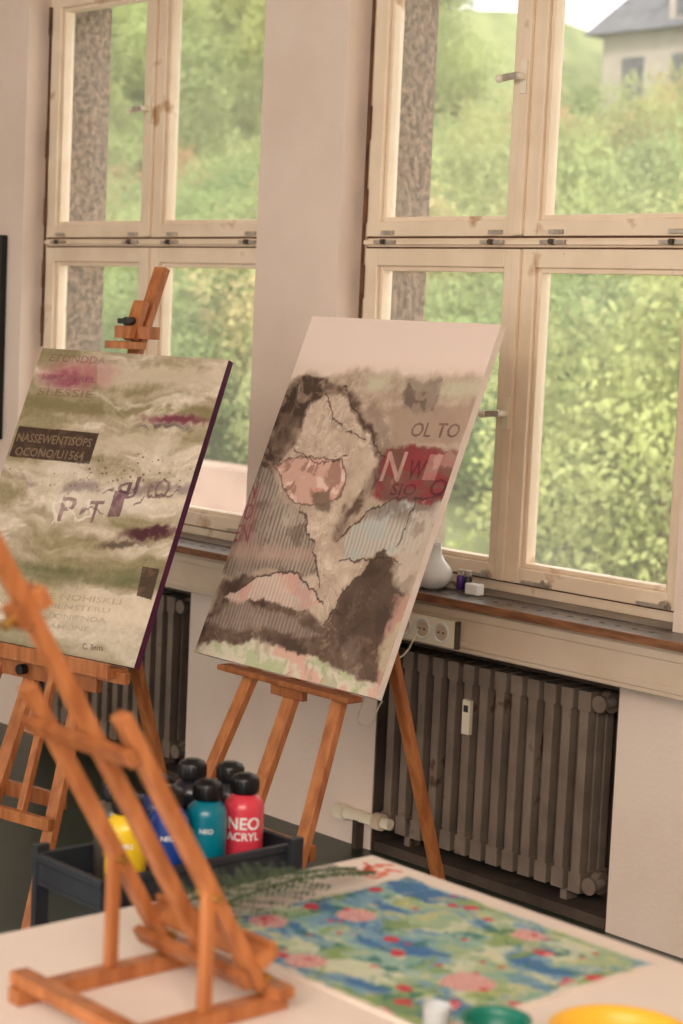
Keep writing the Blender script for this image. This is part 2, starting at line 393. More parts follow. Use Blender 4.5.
def frame_mtx(o,e,up):
    e=Vector(e).normalized();up=Vector(up).normalized();n=e.cross(up)
    m=Matrix((e,up,n)).transposed().to_4x4(); m.translation=Vector(o); return m

# ---- main painting (drawn in its own sketch units on a slanted pad)
nx,ny=520,740
U,Wd=np.meshgrid(np.linspace(0,1,nx),np.linspace(0,1,ny))
sx=313-123*Wd+190*U; sy=319+333*Wd+(3+43*Wd)*U
wob=lambda a,sd,f=14:(fbm(U,Wd,f,f,sd)-.5)*a
wx=sx+wob(14,3,8)+wob(7,5,34)+wob(2.5,305,90); wy=sy+wob(14,9,8)+wob(7,11,34)+wob(2.5,311,90)
fine=norm(fbm(U,Wd,90,120,21)); mid=norm(fbm(U,Wd,12,16,31,5)); big=norm(fbm(U,Wd,4,5,41,5))
w1=U+.16*(fbm(U,Wd,5,6,91)-.5); w2=Wd+.16*(fbm(U,Wd,5,6,95)-.5)
brush=norm(fbm(w1,w2,12,34,77,4)); n1_=fbm(w1,w2,9,11,131,5); vein=np.abs(n1_-.5)
rough=norm(fbm(w1,w2,22,28,181,5))
img=np.zeros((ny,nx,3))+np.array((182,160,140))
img+=(big[...,None]-.5)*34+(mid[...,None]-.5)*36+(fine[...,None]-.5)*22+(brush[...,None]-.5)*22
dr=vn(U,Wd*0,30,1,77)*10+vn(U,Wd*0,9,1,79)*16
top=ss(-(wy-(370+dr*.7)),-6,6)
img=mix(img,(226,204,188),top)
img=mix(img,(196,190,162),ss(-abs(wy-386-dr*.3),-12,-2)*ss(mid,.25,.55)*.8*(sx>326))
img=mix(img,(176,170,142),ss(-abs(wy-384),-8,-2)*ss(brush,.35,.6)*.6*(sx<316))
img=mix(img,(231,209,196),ss(-(sy-366),-7,7)*.97)
# central stone-like body
body=[(306,388),(322,386),(340,390),(352,394),(362,408),(364,426),(380,444),(388,458),(382,478),(370,498),(350,520),(342,545),(350,566),(385,562),(400,556),(418,575),(398,600),(370,590),(352,600),(336,632),(322,604),(322,570),(314,545),(306,512),(280,510),(276,470),(284,456),(300,430)]
m=sgn(wx,wy,body,3); img=mix(img,(190,168,148),m*.9); img+=((mid-.5)*44*m+(brush-.5)*34*m+(rough-.5)*20*m)[...,None]
img=mix(img,(220,203,184),m*ss(-vein,-.014,-.003)*.6)
img=mix(img,(136,114,96),m*ss(-abs(vein-.05),-.008,-.001)*.4)
# dark ridge left of body
ridge=[(299,378),(320,381),(338,388),(346,398),(326,402),(310,412),(302,428),(296,448),(284,460),(270,490),(256,496),(252,474),(264,442),(284,404)]
m=sgn(wx,wy,ridge,3); img=mix(img,(104,84,70),m*(.55+.4*ss(rough,.2,.6))); img=mix(img,(62,47,39),m*ss(mid*.5+rough*.5,.48,.64)*.75)
img=mix(img,(172,150,130),m*ss(-brush,-.36,-.24)*.5)
# dark sweep right of body
d=dline(wx,wy,[(345,392),(360,404),(366,426),(382,442),(389,460),(382,480),(366,502),(348,522),(340,542)])
img=mix(img,(92,72,60),ss(-d,-7,-1)*(.4+.6*ss(rough,.3,.7)))
d=dline(wx,wy,[(376,410),(388,430),(398,452)]); img=mix(img,(132,112,98),ss(-d,-14,-3)*.6*ss(rough,.3,.6))
st=np.sin((sx+sy*.30+wob(6,201,8))*1.6)
sth=ss(st,-.1,.8)*ss(rough,.15,.5)
g1=[(250,466),(272,478),(285,505),(306,515),(316,545),(322,572),(300,580),(270,568),(236,578),(220,578),(232,532)]
m=sgn(wx,wy,g1,2.5); img=mix(img,(158,142,128),m*.85); img+=((big-.5)*46*m)[...,None]; img=mix(img,(94,80,73),m*sth*.6); img=mix(img,(98,80,68),m*ss(mid,.60,.72)*.5)
img=mix(img,(190,154,138),m*ss(-abs(wy-554),-12,-2)*.5)
g2=[(345,545),(372,515),(410,498),(446,500),(432,540),(415,556),(384,558),(350,564)]
m=sgn(wx,wy,g2,2.5); img=mix(img,(190,182,170),m*.85); img=mix(img,(128,116,108),m*sth*.4); img=mix(img,(166,174,170),m*ss(mid,.5,.65)*.5); img=mix(img,(112,94,82),m*ss(-(wy-516),-12,4)*ss(rough,.35,.6)*.7)
# red-brown lettered collage patch
g0=[(386,466),(392,448),(420,446),(462,452),(452,500),(430,506),(410,502),(386,506),(378,498)]
m=sgn(wx,wy,g0,3); img=mix(img,(104,62,55),m*(.6+.35*mid)); img=mix(img,(140,48,56),m*ss(brush*.6+rough*.4,.42,.62)*.7); img=mix(img,(186,148,132),m*ss(-mid,-.34,-.22)*.6)
sk=.33
for (tx,ty,tw,th_,s_,c_,a_) in ((394,454,19,30,'N',(206,176,160),.75),(416,462,16,20,'W',(64,26,30),.6),(434,456,12,26,'I',(206,176,160),.5),(436,480,16,18,'O',(64,26,30),.6),(398,486,24,12,'SIO',(66,28,32),.6)):
    t=text((sx-tx+(sy-ty)*sk)/tw,(sy-ty)/th_,s_); img=mix(img,c_,t*a_*(.5+.6*rough))
g=[(402,406),(474,404),(464,442),(396,444)]; m=sgn(wx,wy,g,3); img=mix(img,(162,136,118),m*(.4+.6*mid)); t=text((sx-420+(sy-420)*sk)/46,(sy-424)/15,'OL TO'); img=mix(img,(92,58,54),t*.6*(.4+rough))
g=[(412,380),(430,384),(446,378),(441,396),(437,412),(420,418),(408,408)]; m=sgn(wx,wy,g,3); img=mix(img,(140,122,108),m*(.4+.7*mid)); img=mix(img,(92,75,66),m*ss(rough,.52,.66)*.6)
# weathered pink patch
g=[(278,470),(290,462),(318,459),(345,464),(354,478),(348,500),(330,508),(298,506),(284,492)]
m=sgn(wx,wy,g,1.5); img=mix(img,(204,160,144),m*.9); img=mix(img,(206,128,114),m*ss(mid,.5,.7)*.7); img=mix(img,(230,204,188),m*ss(-brush,-.42,-.26)*.7); img=mix(img,(160,150,118),m*ss(-big,-.45,-.35)*.5); img=mix(img,(136,100,86),m*ss(rough,.60,.72)*.6)
img=mix(img,(80,60,52),ss(-dline(wx,wy,g,True),-1.5,-.4)*.6)
m=sgn(wx,wy,[(314,498),(338,490),(334,516),(318,512)],2); img=mix(img,(112,94,78),m*.8)
# maroon lettering left
t=text((sx-240+(sy-488)*.30)/17,(sy-486)/17,'GN')|text((sx-236+(sy-504)*.30)/18,(sy-507)/17,'NO')|text((sx-233+(sy-528)*.30)/18,(sy-528)/17,'EN'); img=mix(img,(124,48,58),t*.85*(.5+.5*rough))
img=mix(img,(160,96,92),ss(-np.hypot((wx-246)/14,(wy-520)/36),-1.2,-.2)*.35)
# lower mountains
g=[(214,590),(240,572),(268,585),(300,600),(330,630),(352,598),(376,566),(388,550),(400,566),(408,600),(400,640),(384,692),(330,672),(290,660),(200,650),(194,640)]
m=sgn(wx,wy,g,2.5); img=mix(img,(100,80,67),m*.95); img+=((brush-.5)*34*m+(rough-.5)*36*m)[...,None]; img=mix(img,(164,142,122),m*ss(fine*.3+mid*.7,.58,.7)*.55); img=mix(img,(62,48,40),m*ss(-mid,-.42,-.28)*.6)
m=sgn(wx,wy,[(352,598),(376,566),(388,550),(400,566),(406,600),(396,650),(370,640),(340,632)],3); img=mix(img,(74,57,47),m*.55*(.5+rough))
g=[(222,596),(246,584),(272,576),(300,571),(318,590),(326,606),(300,612),(268,600),(240,606),(224,604)]
m=sgn(wx,wy,g,1.8); img=mix(img,(200,172,156),m*.92); img=mix(img,(224,206,190),m*sth*.5); img=mix(img,(156,162,158),m*ss(big,.5,.6)*.5); img=mix(img,(202,140,126),m*ss(mid,.55,.7)*.5)
img=mix(img,(62,48,42),ss(-dline(wx,wy,[(222,596),(246,584),(272,576),(300,571),(318,590),(328,608)]),-1.8,-.3)*.8)
g=[(200,624),(228,602),(262,608),(300,622),(326,640),(310,640),(270,632),(240,636)]
m=sgn(wx,wy,g,3); img=mix(img,(138,120,108),m*.7); img=mix(img,(188,168,152),m*sth*.4)
# bottom pale band
g=[(180,664),(200,642),(236,650),(262,643),(292,653),(320,662),(352,672),(384,686),(396,702),(370,730),(180,690)]
m=sgn(wx,wy,g,2.5); img=mix(img,(212,202,180),m*.95); img=mix(img,(170,180,134),m*ss(mid,.5,.65)*.7); img=mix(img,(214,152,136),m*ss(-mid,-.42,-.3)*.6); img=mix(img,(140,140,108),m*ss(rough,.62,.75)*.4)
g=[(400,600),(420,590),(416,610),(396,650),(386,690),(380,690)]
m=sgn(wx,wy,g,3); img=mix(img,(204,158,142),m*.8); img=mix(img,(176,184,146),m*ss(mid,.5,.6)*.5)
g=[(418,520),(450,500),(440,540),(424,570),(404,600),(398,575)]
m=sgn(wx,wy,g,3); img=mix(img,(192,176,160),m*.7); img=mix(img,(120,100,88),m*ss(rough,.62,.72)*.4)
for pl in ([(300,384),(282,420),(268,452),(276,470)],[(345,566),(385,562),(400,556),(416,500),(446,498)],[(340,545),(372,515),(410,498)],[(306,510),(316,545),(326,590)],[(330,628),(352,598),(376,566),(390,552),(402,566)],[(350,390),(366,424),(390,455)],[(328,398),(338,420),(352,436),(372,448)],[(296,452),(320,466),(352,460)]):
    img=mix(img,(62,48,41),ss(-dline(wx,wy,pl),-1.3,-.2)*.75*ss(rough,.2,.4))
canvas_obj('abstract_mountain_painting',frame_mtx((-3.876,3.03,0.72),(1,0,0),(0,.3765,.9264)),0.695,0.956,0.02,img,M_canvas)

# ---- left painting
nx,ny=500,600
U,Wd=np.meshgrid(np.linspace(0,1,nx),np.linspace(0,1,ny))
sx=42-94*Wd+187*U; sy=347+(14+23*Wd)*U+284*Wd
wx=sx+wob(20,3,6)+wob(10,5,40); wy=sy+wob(18,9,6)+wob(8,11,40)
w1=U+.25*(fbm(U,Wd,4,6,191)-.5); w2=Wd+.10*(fbm(U,Wd,5,6,195)-.5)
band=fbm(w1,w2,2.5,11,51,5); fine=norm(fbm(U,Wd,90,100,61)); mid=norm(fbm(w1,w2,6,14,71,5)); brush=norm(fbm(w1,w2,7,50,83,4)); rough=norm(fbm(w1,w2,24,40,87,5))
img=np.zeros((ny,nx,3))+np.array((178,162,136))
img=mix(img,(140,128,92),ss(band,.48,.62)*.7); img=mix(img,(214,199,178),ss(-band,-.48,-.36)*.9)
img+=(fine[...,None]-.5)*22+(brush[...,None]-.5)*30+(rough[...,None]-.5)*20
yy=wy-(sx-60)*.10
img=mix(img,(218,201,180),ss(-abs(yy-370),-16,-6)*.65*(sx>100))
img=mix(img,(176,112,112),ss(-np.hypot((wx-78)/48,(wy-374)/19),-1.2,-.3)*.8*(.4+rough)); img=mix(img,(136,64,84),ss(-np.hypot((wx-66)/32,(wy-380)/10),-1.2,-.3)*.65*(.3+rough))
t=text((sx-52+(sy-352)*.3)/60,(sy-353-(sx-50)*.07)/8,'ETONDDA')|text((sx-44+(sy-372)*.3)/58,(sy-374-(sx-40)*.07)/6,'HINUNREL')|text((sx-40+(sy-384)*.3)/60,(sy-388-(sx-40)*.07)/8,'SLESSIE'); img=mix(img,(104,62,66),t*.4*(.4+rough))
img=mix(img,(120,108,72),ss(-abs(yy-404),-12,-3)*.7*ss(mid,.35,.55))
img=mix(img,(112,48,62),ss(-np.hypot((wx-180)/38,(wy-426)/6),-1.3,-.3)*.9*ss(rough,.15,.45)); img=mix(img,(84,72,66),ss(-np.hypot((wx-166)/32,(wy-434)/4),-1.3,-.3)*.75*ss(rough,.3,.5))
img=mix(img,(210,194,172),ss(-np.hypot((wx-130)/60,(wy-450)/12),-1.1,-.5)*.6)
img=mix(img,(200,190,168),ss(-dline(wx,wy,[(100,392),(120,406),(150,410),(190,400)]),-3,-.5)*.6)
m=inpoly(sx,sy,[(18,427),(102,436),(92,467),(8,458)]); img=mix(img,(64,46,36),m*.95); img=mix(img,(98,76,58),m*ss(rough,.5,.7)*.6)
t=text((sx-18+(sy-434)*.3)/80,(sy-434-(sx-18)*.09)/9,'NASSEWENTISOPS')|text((sx-16+(sy-448)*.3)/74,(sy-448-(sx-14)*.09)/9,'OCONO/U1564'); img=mix(img,(150,126,100),t*m*.75)
img=mix(img,(226,213,196),ss(-np.hypot((wx-106)/60,(wy-502)/20),-1.2,-.3)*.7)
img=mix(img,(224,211,194),ss(-np.hypot((wx-60)/50,(wy-470)/7),-1.2,-.3)*.5)
img=mix(img,(124,106,104),ss(-abs(wy-490-(sx-100)*.05),-9,-2)*ss(mid,.4,.6)*.6)
for (tx,ty,tw,th_,s_,c_,a_) in ((66,500,16,24,'P',(122,86,90),.7),(94,504,14,22,'T',(104,66,74),.65),(118,494,12,26,'I',(98,58,72),.65),(124,480,20,22,'qJ',(84,50,62),.65),(152,482,22,20,'tO',(104,72,78),.6)):
    t=text((sx-tx+(sy-ty)*.3)/tw,(sy-ty)/th_,s_); img=mix(img,c_,t*a_*(.4+rough))
for pl in ([(100,498),(112,492),(130,496),(140,488)],[(136,508),(150,498),(172,502),(184,492)],[(84,514),(92,508),(104,516)]):
    img=mix(img,(84,60,62),ss(-dline(wx,wy,pl),-1.6,-.3)*.6*ss(rough,.3,.5))
img=mix(img,(236,226,212),ss(-dline(wx,wy,[(58,520),(62,500),(74,504),(76,520),(90,518),(92,504)]),-1.6,-.5)*.7)
img=mix(img,(76,38,44),ss(-np.hypot((wx-154)/32,(wy-538)/8),-1.2,-.5)*.95*ss(rough,.1,.4)); img=mix(img,(78,62,52),ss(-np.hypot((wx-126)/26,(wy-548)/4),-1.3,-.3)*.75)
img=mix(img,(98,100,66),ss(-abs(yy-574),-13,-4)*.75*(mid*1.3))
img=mix(img,(216,198,172),ss(-abs(yy-604),-20,-8)*.55)
t=text((sx-8+(sy-590)*.3)/120,(sy-590-(sx)*.09)/6,'EIDERDE NOHISKLI')|text((sx+4+(sy-602)*.3)/120,(sy-600-(sx)*.09)/5,'INIDEREI DIENSTERU')|text((sx+6+(sy-606)*.3)/120,(sy-610-(sx)*.09)/5,'VER SENKOLONIENDA')|text((sx+10+(sy-606)*.3)/110,(sy-620-(sx)*.09)/5,'ALLERDINGSAMEINE'); img=mix(img,(120,98,74),t*.35*(.3+rough))
m=inpoly(sx,sy,[(144,569),(160,572),(152,602),(138,598)]); img=mix(img,(70,54,42),m*.9); img=mix(img,(110,88,66),m*ss(rough,.5,.7)*.7)
img=mix(img,(184,180,160),ss(Wd,.86,1)*.35)
t=text((sx-86)/20,(sy-644-(sx-84)*.08)/6,'C. lleiss'); img=mix(img,(60,44,36),t*.7)
rs=np.random.default_rng(4)
for _ in range(120):
    cx,cy,r=120+rs.normal()*42,474+rs.normal()*12,rs.random()**3*.9+.1
    img=mix(img,(86,60,56),ss(-np.hypot(sx-cx,sy-cy),-r-.5,-r)*.6)
canvas_obj('abstract_lettering_painting',frame_mtx((-4.539,2.691,0.70),eL,(-eL.y*.32,eL.x*.32,.782)),0.70,0.845,0.02,img,M_purple)

# ------------------------------------------------------------ work table
b=B(); b.rng(-2.17,-0.95,0.55,2.075,0.712,0.735,M_woodd); b.rng(-2.176,-0.944,0.544,2.081,0.735,0.74,M_cloth)
b.rng(-2.10,-1.02,0.62,2.0,0.64,0.712,M_woodd)
for x in (-2.08,-1.05):
    for y in (0.65,1.98): b.rng(x-.03,x+.03,y-.03,y+.03,0,0.65,M_woodd)
b.done('work_table',None,0.002)
nx,ny=440,400
U,Wd=np.meshgrid(np.linspace(0,1,nx),np.linspace(0,1,ny))
w1=U+.16*(fbm(U,Wd,6,6,291)-.5)+.05*(fbm(U,Wd,30,30,292)-.5); w2=Wd+.16*(fbm(U,Wd,6,6,295)-.5)+.05*(fbm(U,Wd,30,30,296)-.5)
mid=norm(fbm(w1,w2,7,7,3,5));m2=norm(fbm(w1,w2,5,11,13,5));m3=norm(fbm(w1,w2,16,16,23,5));m4=norm(fbm(w1,w2,9,5,43,5));m5=norm(fbm(w1,w2,6,6,63,5));fine=norm(fbm(U,Wd,80,80,33))
img=np.zeros((ny,nx,3))+np.array((156,178,142))
img=mix(img,(204,208,184),ss(mid,.50,.66)*.85); img=mix(img,(124,168,164),ss(m5,.52,.66)*.7); img=mix(img,(108,148,180),ss(m2,.52,.64)*.75); img=mix(img,(54,104,158),ss(m2,.66,.78)*.85)
img=mix(img,(126,152,88),ss(m4,.50,.64)*.8); img=mix(img,(52,108,98),ss(-m3,-.32,-.20)*.8); img=mix(img,(210,196,136),ss(m3,.66,.78)*.5); img+=(fine[...,None]-.5)*20
def dist(cx,cy,wb=1.0): return np.hypot((U-cx)*.47+wb*.014*(m3-.5),(Wd-cy)*.43+wb*.014*(mid-.5))
for cx,cy,rr in ((.20,.46,.030),(.80,.62,.034),(.62,.14,.024),(.10,.74,.028),(.42,.90,.028)):
    d=dist(cx,cy); ang=np.arctan2(Wd-cy,U-cx)
    img=mix(img,(222,180,172),ss(-d,-rr-.004,-rr+.002)*.9)
    img=mix(img,(186,72,80),ss(-d,-rr-.002,-rr+.002)*ss(np.sin(ang*13+d*520+m3*12),.1,.7)*.6)
rs=np.random.default_rng(6)
for _ in range(48):
    cx,cy,r=rs.random(),rs.random(),.003+rs.random()**2*.009
    img=mix(img,(200,56,70),ss(-dist(cx,cy),-r-.003,-r)*.9)
    if rs.random()<.4: img=mix(img,(232,170,168),ss(-dist(cx+.01,cy),-r*.4-.002,-r*.4)*.9)
edge=np.minimum(np.minimum(U*.47,(1-U)*.47),np.minimum(Wd*.43,(1-Wd)*.43))+(m3-.5)*.02
img=mix(img,(228,214,200),ss(-edge,-.012,-.004)*.9)
canvas_obj('floral_painting',frame_mtx((-2.045,1.60,0.7452),(1,0,0),(0,1,0)),0.49,0.435,0.0045,img,M_canvas)

b=B(); M_redp=mat('red_paint',(214,84,58),(226,112,84),20,0.6)
for i in range(12):
    x=-2.135+random.random()*.07; y=1.985+random.random()*.07; a=random.random()*3
    p=Vector((x,y,.7405)); q=p+Vector((math.cos(a),math.sin(a),0))*.03
    b.beam(p,q,0.006,0.0006,M_redp,(-math.sin(a),math.cos(a),0))
b.done('paint_smear')

# fern
b=B(); M_fern=mat('fern_green',(38,58,32),(72,98,50),30,0.5)
def frond(p0,ang,Lf,curve,zt,wmax):
    n=30; pos=[]; p=Vector(p0); a=ang
    for i in range(n+1):
        t=i/n; z=p0[2]+zt*math.sin(t*math.pi*.9)
        pos.append((Vector((p.x,p.y,z)),a,t)); p=p+Vector((math.cos(a),math.sin(a),0))*(Lf/n); a+=curve/n
    for (q,a1,_),(r,_,_) in zip(pos,pos[1:]): b.beam(q,r,0.0025,0.002,M_fern,(0,0,1))
    for q,a1,t in pos[3:]:
        ln=wmax*math.sin(min(1,(t*1.25+.12))*math.pi*.98)**.7 if t<.8 else wmax*(1-t)*2.6
        ln=max(ln,.006)
        for sg in (-1,1):
            d=a1+sg*(1.15-.3*t); D=Vector((math.cos(d),math.sin(d),0)); nn=Vector((-D.y,D.x,0))
            m_=max(3,int(ln/.008)); zz=random.uniform(-.1,.2)
            for j in range(m_):
                c=q+D*(ln*(j+.5)/m_)+Vector((0,0,max(zz*ln*(j+.5)/m_,-q.z+p0[2]-.002))); h=.0056*(1-.75*j/m_)+.001
                for s2 in (-1,1):
                    tip=c+nn*s2*h*1.3+D*h*.9+Vector((0,0,random.uniform(-.001,.002)))
                    v=[b.bm.verts.new(c-D*.0024),b.bm.verts.new(tip-D*.0016),b.bm.verts.new(tip+D*.0014),b.bm.verts.new(c+D*.0024)]
                    b._tag([b.bm.faces.new(v)],M_fern)
frond((-2.03,1.58,.754),1.70,.38,-.15,.022,.095)
frond((-2.11,1.60,.750),1.48,.36,.1,.02,.075)
b.done('fern_fronds')

def bowl(name,c,r,h,m,foot=.5):
    b=B()
    b.lathe([(0,0),(r*foot,0),(r*foot*1.05,.004),(r*.82,h*.5),(r*.95,h*.85),(r,h),(r+.003,h+.001),(r+.003,h+.003),(r-.002,h+.003),(r*.93,h*.85),(r*.79,h*.5),(r*foot*.9,.008),(0,.007)],c,m,48)
    return b.done(name)
bowl('green_bowl',(-1.462,1.612,.7405),.040,.048,mat('green_plastic',(20,104,88),(26,114,94),5,.35))
bowl('yellow_bowl',(-1.345,1.70,.7405),.082,.05,mat('yellow_plastic',(232,170,46),(238,184,60),5,.35))
b=B(); b.lathe([(0,0),(.013,0),(.017,.05),(.018,.051),(.016,.05),(.012,.003),(0,.003)],(-1.533,1.585,.7405),mat('cloudy_cup',(186,192,194),(202,206,208),10,.3),32); b.done('plastic_cup')

# ------------------------------------------------------------ table easel (foreground)
b=B(); xl,xr=-1.935,-1.74; y1,y0=1.50,1.27; zt=.741
w=.024
for x in (xl,xr):
    b.rng(x-w/2,x+w/2,y0-.02,y1+.02,zt,zt+.02,M_wood)
b.rng(xl-.03,xr+.03,y1-.012,y1+.014,zt+.0202,zt+.036,M_wood); b.rng(xl-.02,xr+.02,y0-.014,y0+.012,zt+.0202,zt+.036,M_wood)
def S(x,z): return (x,1.492-.61*(z-.755),z)
for x in (xl,xr):
    b.beam(S(x,.775),S(x,1.14),.024,.016,M_wood,(1,0,0))
    b.beam((x+.0,1.395,zt+.02),(x,1.395,.925),.014,.014,M_wood,(1,0,0))
    b.cyl((x-.02,1.396,.905),(x+.02,1.396,.905),.005,M_brass); b.cyl((x-.018,1.482,.79),(x+.018,1.482,.79),.005,M_brass)
xm=-1.832
b.beam(S(xm,.80),S(xm,1.50),.024,.016,M_wood,(1,0,0))
def T(x,z,o):
    y=1.492-.61*(z-.755); return (x,y+o*.854,z+o*.52)
b.beam(T(xl-.015,1.10,-.018),T(xr+.015,1.10,-.018),.02,.012,M_woodd,(0,-.52,.854))
b.beam(T(xl-.015,.80,-.018),T(xr+.015,.80,-.018),.022,.012,M_woodd,(0,-.52,.854))
b.beam(T(xl-.02,.808,.017),T(xr+.026,.808,.017),.012,.026,M_wood,(0,-.52,.854))
b.beam(T(xl-.02,.813,.032),T(xr+.026,.813,.032),.016,.007,M_wood,(0,-.52,.854))
b.beam(T(xm-.02,1.262,.014),T(xm+.024,1.262,.014),.024,.016,M_wood,(0,-.52,.854))
b.beam(T(xm-.016,1.255,-.016),T(xm+.016,1.255,-.016),.028,.012,M_woodd,(0,-.52,.854))
b.cyl(T(xm,1.255,-.022),T(xm,1.255,-.038),.006,M_brass)
b.done('table_easel',None,.0022)

# ------------------------------------------------------------ trolley with paint bottles
b=B(); X0,X1,Y0,Y1=-2.685,-2.495,1.775,2.20
def tray(z0,z1):
    b.rng(X0,X1,Y0,Y1,z0,z0+.006,M_cart); t=.006
    b.rng(X0,X0+t,Y0,Y1,z0+.006,z1,M_cart); b.rng(X1-t,X1,Y0,Y1,z0+.006,z1,M_cart); b.rng(X0+t,X1-t,Y0,Y0+t,z0+.006,z1,M_cart); b.rng(X0+t,X1-t,Y1-t,Y1,z0+.006,z1,M_cart)
    b.rng(X0-.006,X1+.006,Y0-.006,Y0,z1-.014,z1,M_cart); b.rng(X0-.006,X1+.006,Y1,Y1+.006,z1-.014,z1,M_cart); b.rng(X1,X1+.006,Y0,Y1,z1-.014,z1,M_cart); b.rng(X0-.006,X0,Y0,Y1,z1-.014,z1,M_cart)
tray(.612,.668); tray(.36,.42); tray(.10,.16)
for x in (X0-.012,X1+.012):
    for y in (Y0+.015,Y1-.015):
        b.rng(x-.007,x+.007,y-.014,y+.014,.06,.68,M_cart)
        b.cyl((x-.01,y,.03),(x+.01,y,.03),.03,M_black)
        b.rng(x-.012,x+.012,y-.008,y+.008,.04,.065,M_black)
b.done('utility_cart',None,.002)
def bottle(name,x,y,col,label=None,z=.6185,h=.135,r=.036,rot=0):
    m=mat('paint_'+name+str(int(x*-1000))+str(int(y*1000)),col,tuple(min(255,int(c*1.06)) for c in col),6,.3,coat=.3)
    b=B()
    b.lathe([(0,0),(r-.004,0),(r,.005),(r,h-.022),(r-.003,h-.01),(r-.012,h-.001),(.017,h+.003),(.017,h+.012),(0,h+.012)],(x,y,z),m,40)
    b.lathe([(0,h+.004),(.024,h+.004),(.0245,h+.008),(.0245,h+.030),(.022,h+.034),(.014,h+.035),(.013,h+.038),(0,h+.038)],(x,y,z),M_black,32)
    for k in range(20):
        a=k*math.pi/10; b.beam((x+.0245*math.cos(a),y+.0245*math.sin(a),z+h+.008),(x+.0245*math.cos(a),y+.0245*math.sin(a),z+h+.028),.002,.002,M_black)
    if label:
        mi=b.mi(M_white); a0=math.atan2(0-y,0-x)+rot
        for txt,zz,size in label:
            cu=bpy.data.curves.new('t','FONT'); cu.body=txt; cu.size=size; cu.align_x='CENTER'; cu.offset=size*.02
            to=bpy.data.objects.new('t',cu); COL.objects.link(to); bpy.context.view_layer.update()
            me=bpy.data.meshes.new_from_object(to.evaluated_get(bpy.context.evaluated_depsgraph_get()))
            vs=[]
            for v in me.vertices:
                a=a0+v.co.x/(r+.0008); vs.append(b.bm.verts.new((x+(r+.0008)*math.cos(a),y+(r+.0008)*math.sin(a),z+zz+v.co.y)))
            for p_ in me.polygons:
                try:
                    f=b.bm.faces.new([vs[i] for i in p_.vertices]); f.material_index=mi
                except Exception: pass
            bpy.data.objects.remove(to)
    return b.done(name)
bottle('paint_bottle',-2.55,2.118,(212,62,78),[('NEO',.080,.030),('ACRYL',.060,.020)])
bottle('paint_bottle',-2.55,2.034,(0,114,134),[('NEO',.085,.012)])
bottle('paint_bottle',-2.55,1.950,(28,64,140),[('NEO',.085,.012)])
bottle('paint_bottle',-2.55,1.862,(226,186,40),[('NEO',.085,.012)])
bottle('paint_bottle',-2.632,2.15,(50,50,58)); bottle('paint_bottle',-2.636,2.066,(24,26,34),h=.15)
bottle('paint_bottle',-2.632,1.982,(40,60,110)); bottle('paint_bottle',-2.634,1.898,(70,66,60))

# ------------------------------------------------------------ things on the sill
b=B(); b.lathe([(0,0),(.03,0),(.036,.004),(.056,.024),(.060,.040),(.052,.062),(.034,.082),(.024,.102),(.022,.12),(.026,.13),(.022,.13),(.019,.118),(0,.08)],(-3.845,3.865,.8415),M_white,40); b.done('white_vase')
for i,(x,c) in enumerate(((-3.775,(84,50,130)),(-3.745,(40,34,44)))):
    b=B(); mm=mat('ink_%d'%i,c,c,5,.3); b.lathe([(0,0),(.012,0),(.012,.034),(.009,.039),(.009,.041),(0,.041)],(x,3.91,.845),mm,20); b.cyl((x,3.91,.886),(x,3.91,.902),.009,M_metal); b.done('ink_bottle')
b=B(); b.rng(-3.715,-3.665,3.865,3.895,.8415,.874,M_white); b.done('eraser_block',bevel=.004)

cu=bpy.data.curves.new('power_cable','CURVE'); cu.dimensions='3D'; cu.bevel_depth=.0022
sp=cu.splines.new('BEZIER'); pts=[(-3.79,3.765,.74),(-3.82,3.74,.66),(-3.90,3.72,.62),(-3.98,3.74,.50),(-4.00,3.76,.42),(-3.94,3.78,.50)]
sp.bezier_points.add(len(pts)-1)
for p_,c in zip(sp.bezier_points,pts): p_.co=c; p_.handle_left_type=p_.handle_right_type='AUTO'
cu.materials.append(M_ivory); o=bpy.data.objects.new('power_cable',cu); COL.objects.link(o)

b=B(); b.rng(-6.72,-6.22,3.872,3.898,1.09,1.86,M_black); b.rng(-6.69,-6.25,3.868,3.872,1.12,1.83,M_canvas); b.done('picture_frame',bevel=.002)

# ------------------------------------------------------------ outdoors
def hz(x,y):
    t=min(1,max(0,(y-9)/38)); s=min(1,max(0,(-x-39)/8)); base=-1.8+ (t**.9)*(6.8+ s*7.5)
    return base+.4*math.sin(x*.5)*math.sin(y*.4)
b=B(); n1,n2=60,40; vs={}
for i in range(n1+1):
    for j in range(n2+1):
        x=-110+i*115/n1; y=6+j*60/n2; vs[i,j]=b.bm.verts.new((x,y,hz(x,y)))
M_grass=mat('hill_grass',(104,116,76),(136,144,98),.8,.95)
fs=[b.bm.faces.new((vs[i,j],vs[i+1,j],vs[i+1,j+1],vs[i,j+1])) for i in range(n1) for j in range(n2)]
b._tag(fs,M_grass,True); b.done('hillside_ground')
b=B(); b.rng(-40,-12.3,12.0,12.5,-2.5,.05,mat('concrete_old',(140,118,106),(166,142,128),2,.9)); b.rng(-40,-12.3,10,12.0,-2.5,-.75,mat('path_gravel',(150,132,120),(168,150,134),4,.9)); b.done('retaining_wall')
protos=[]
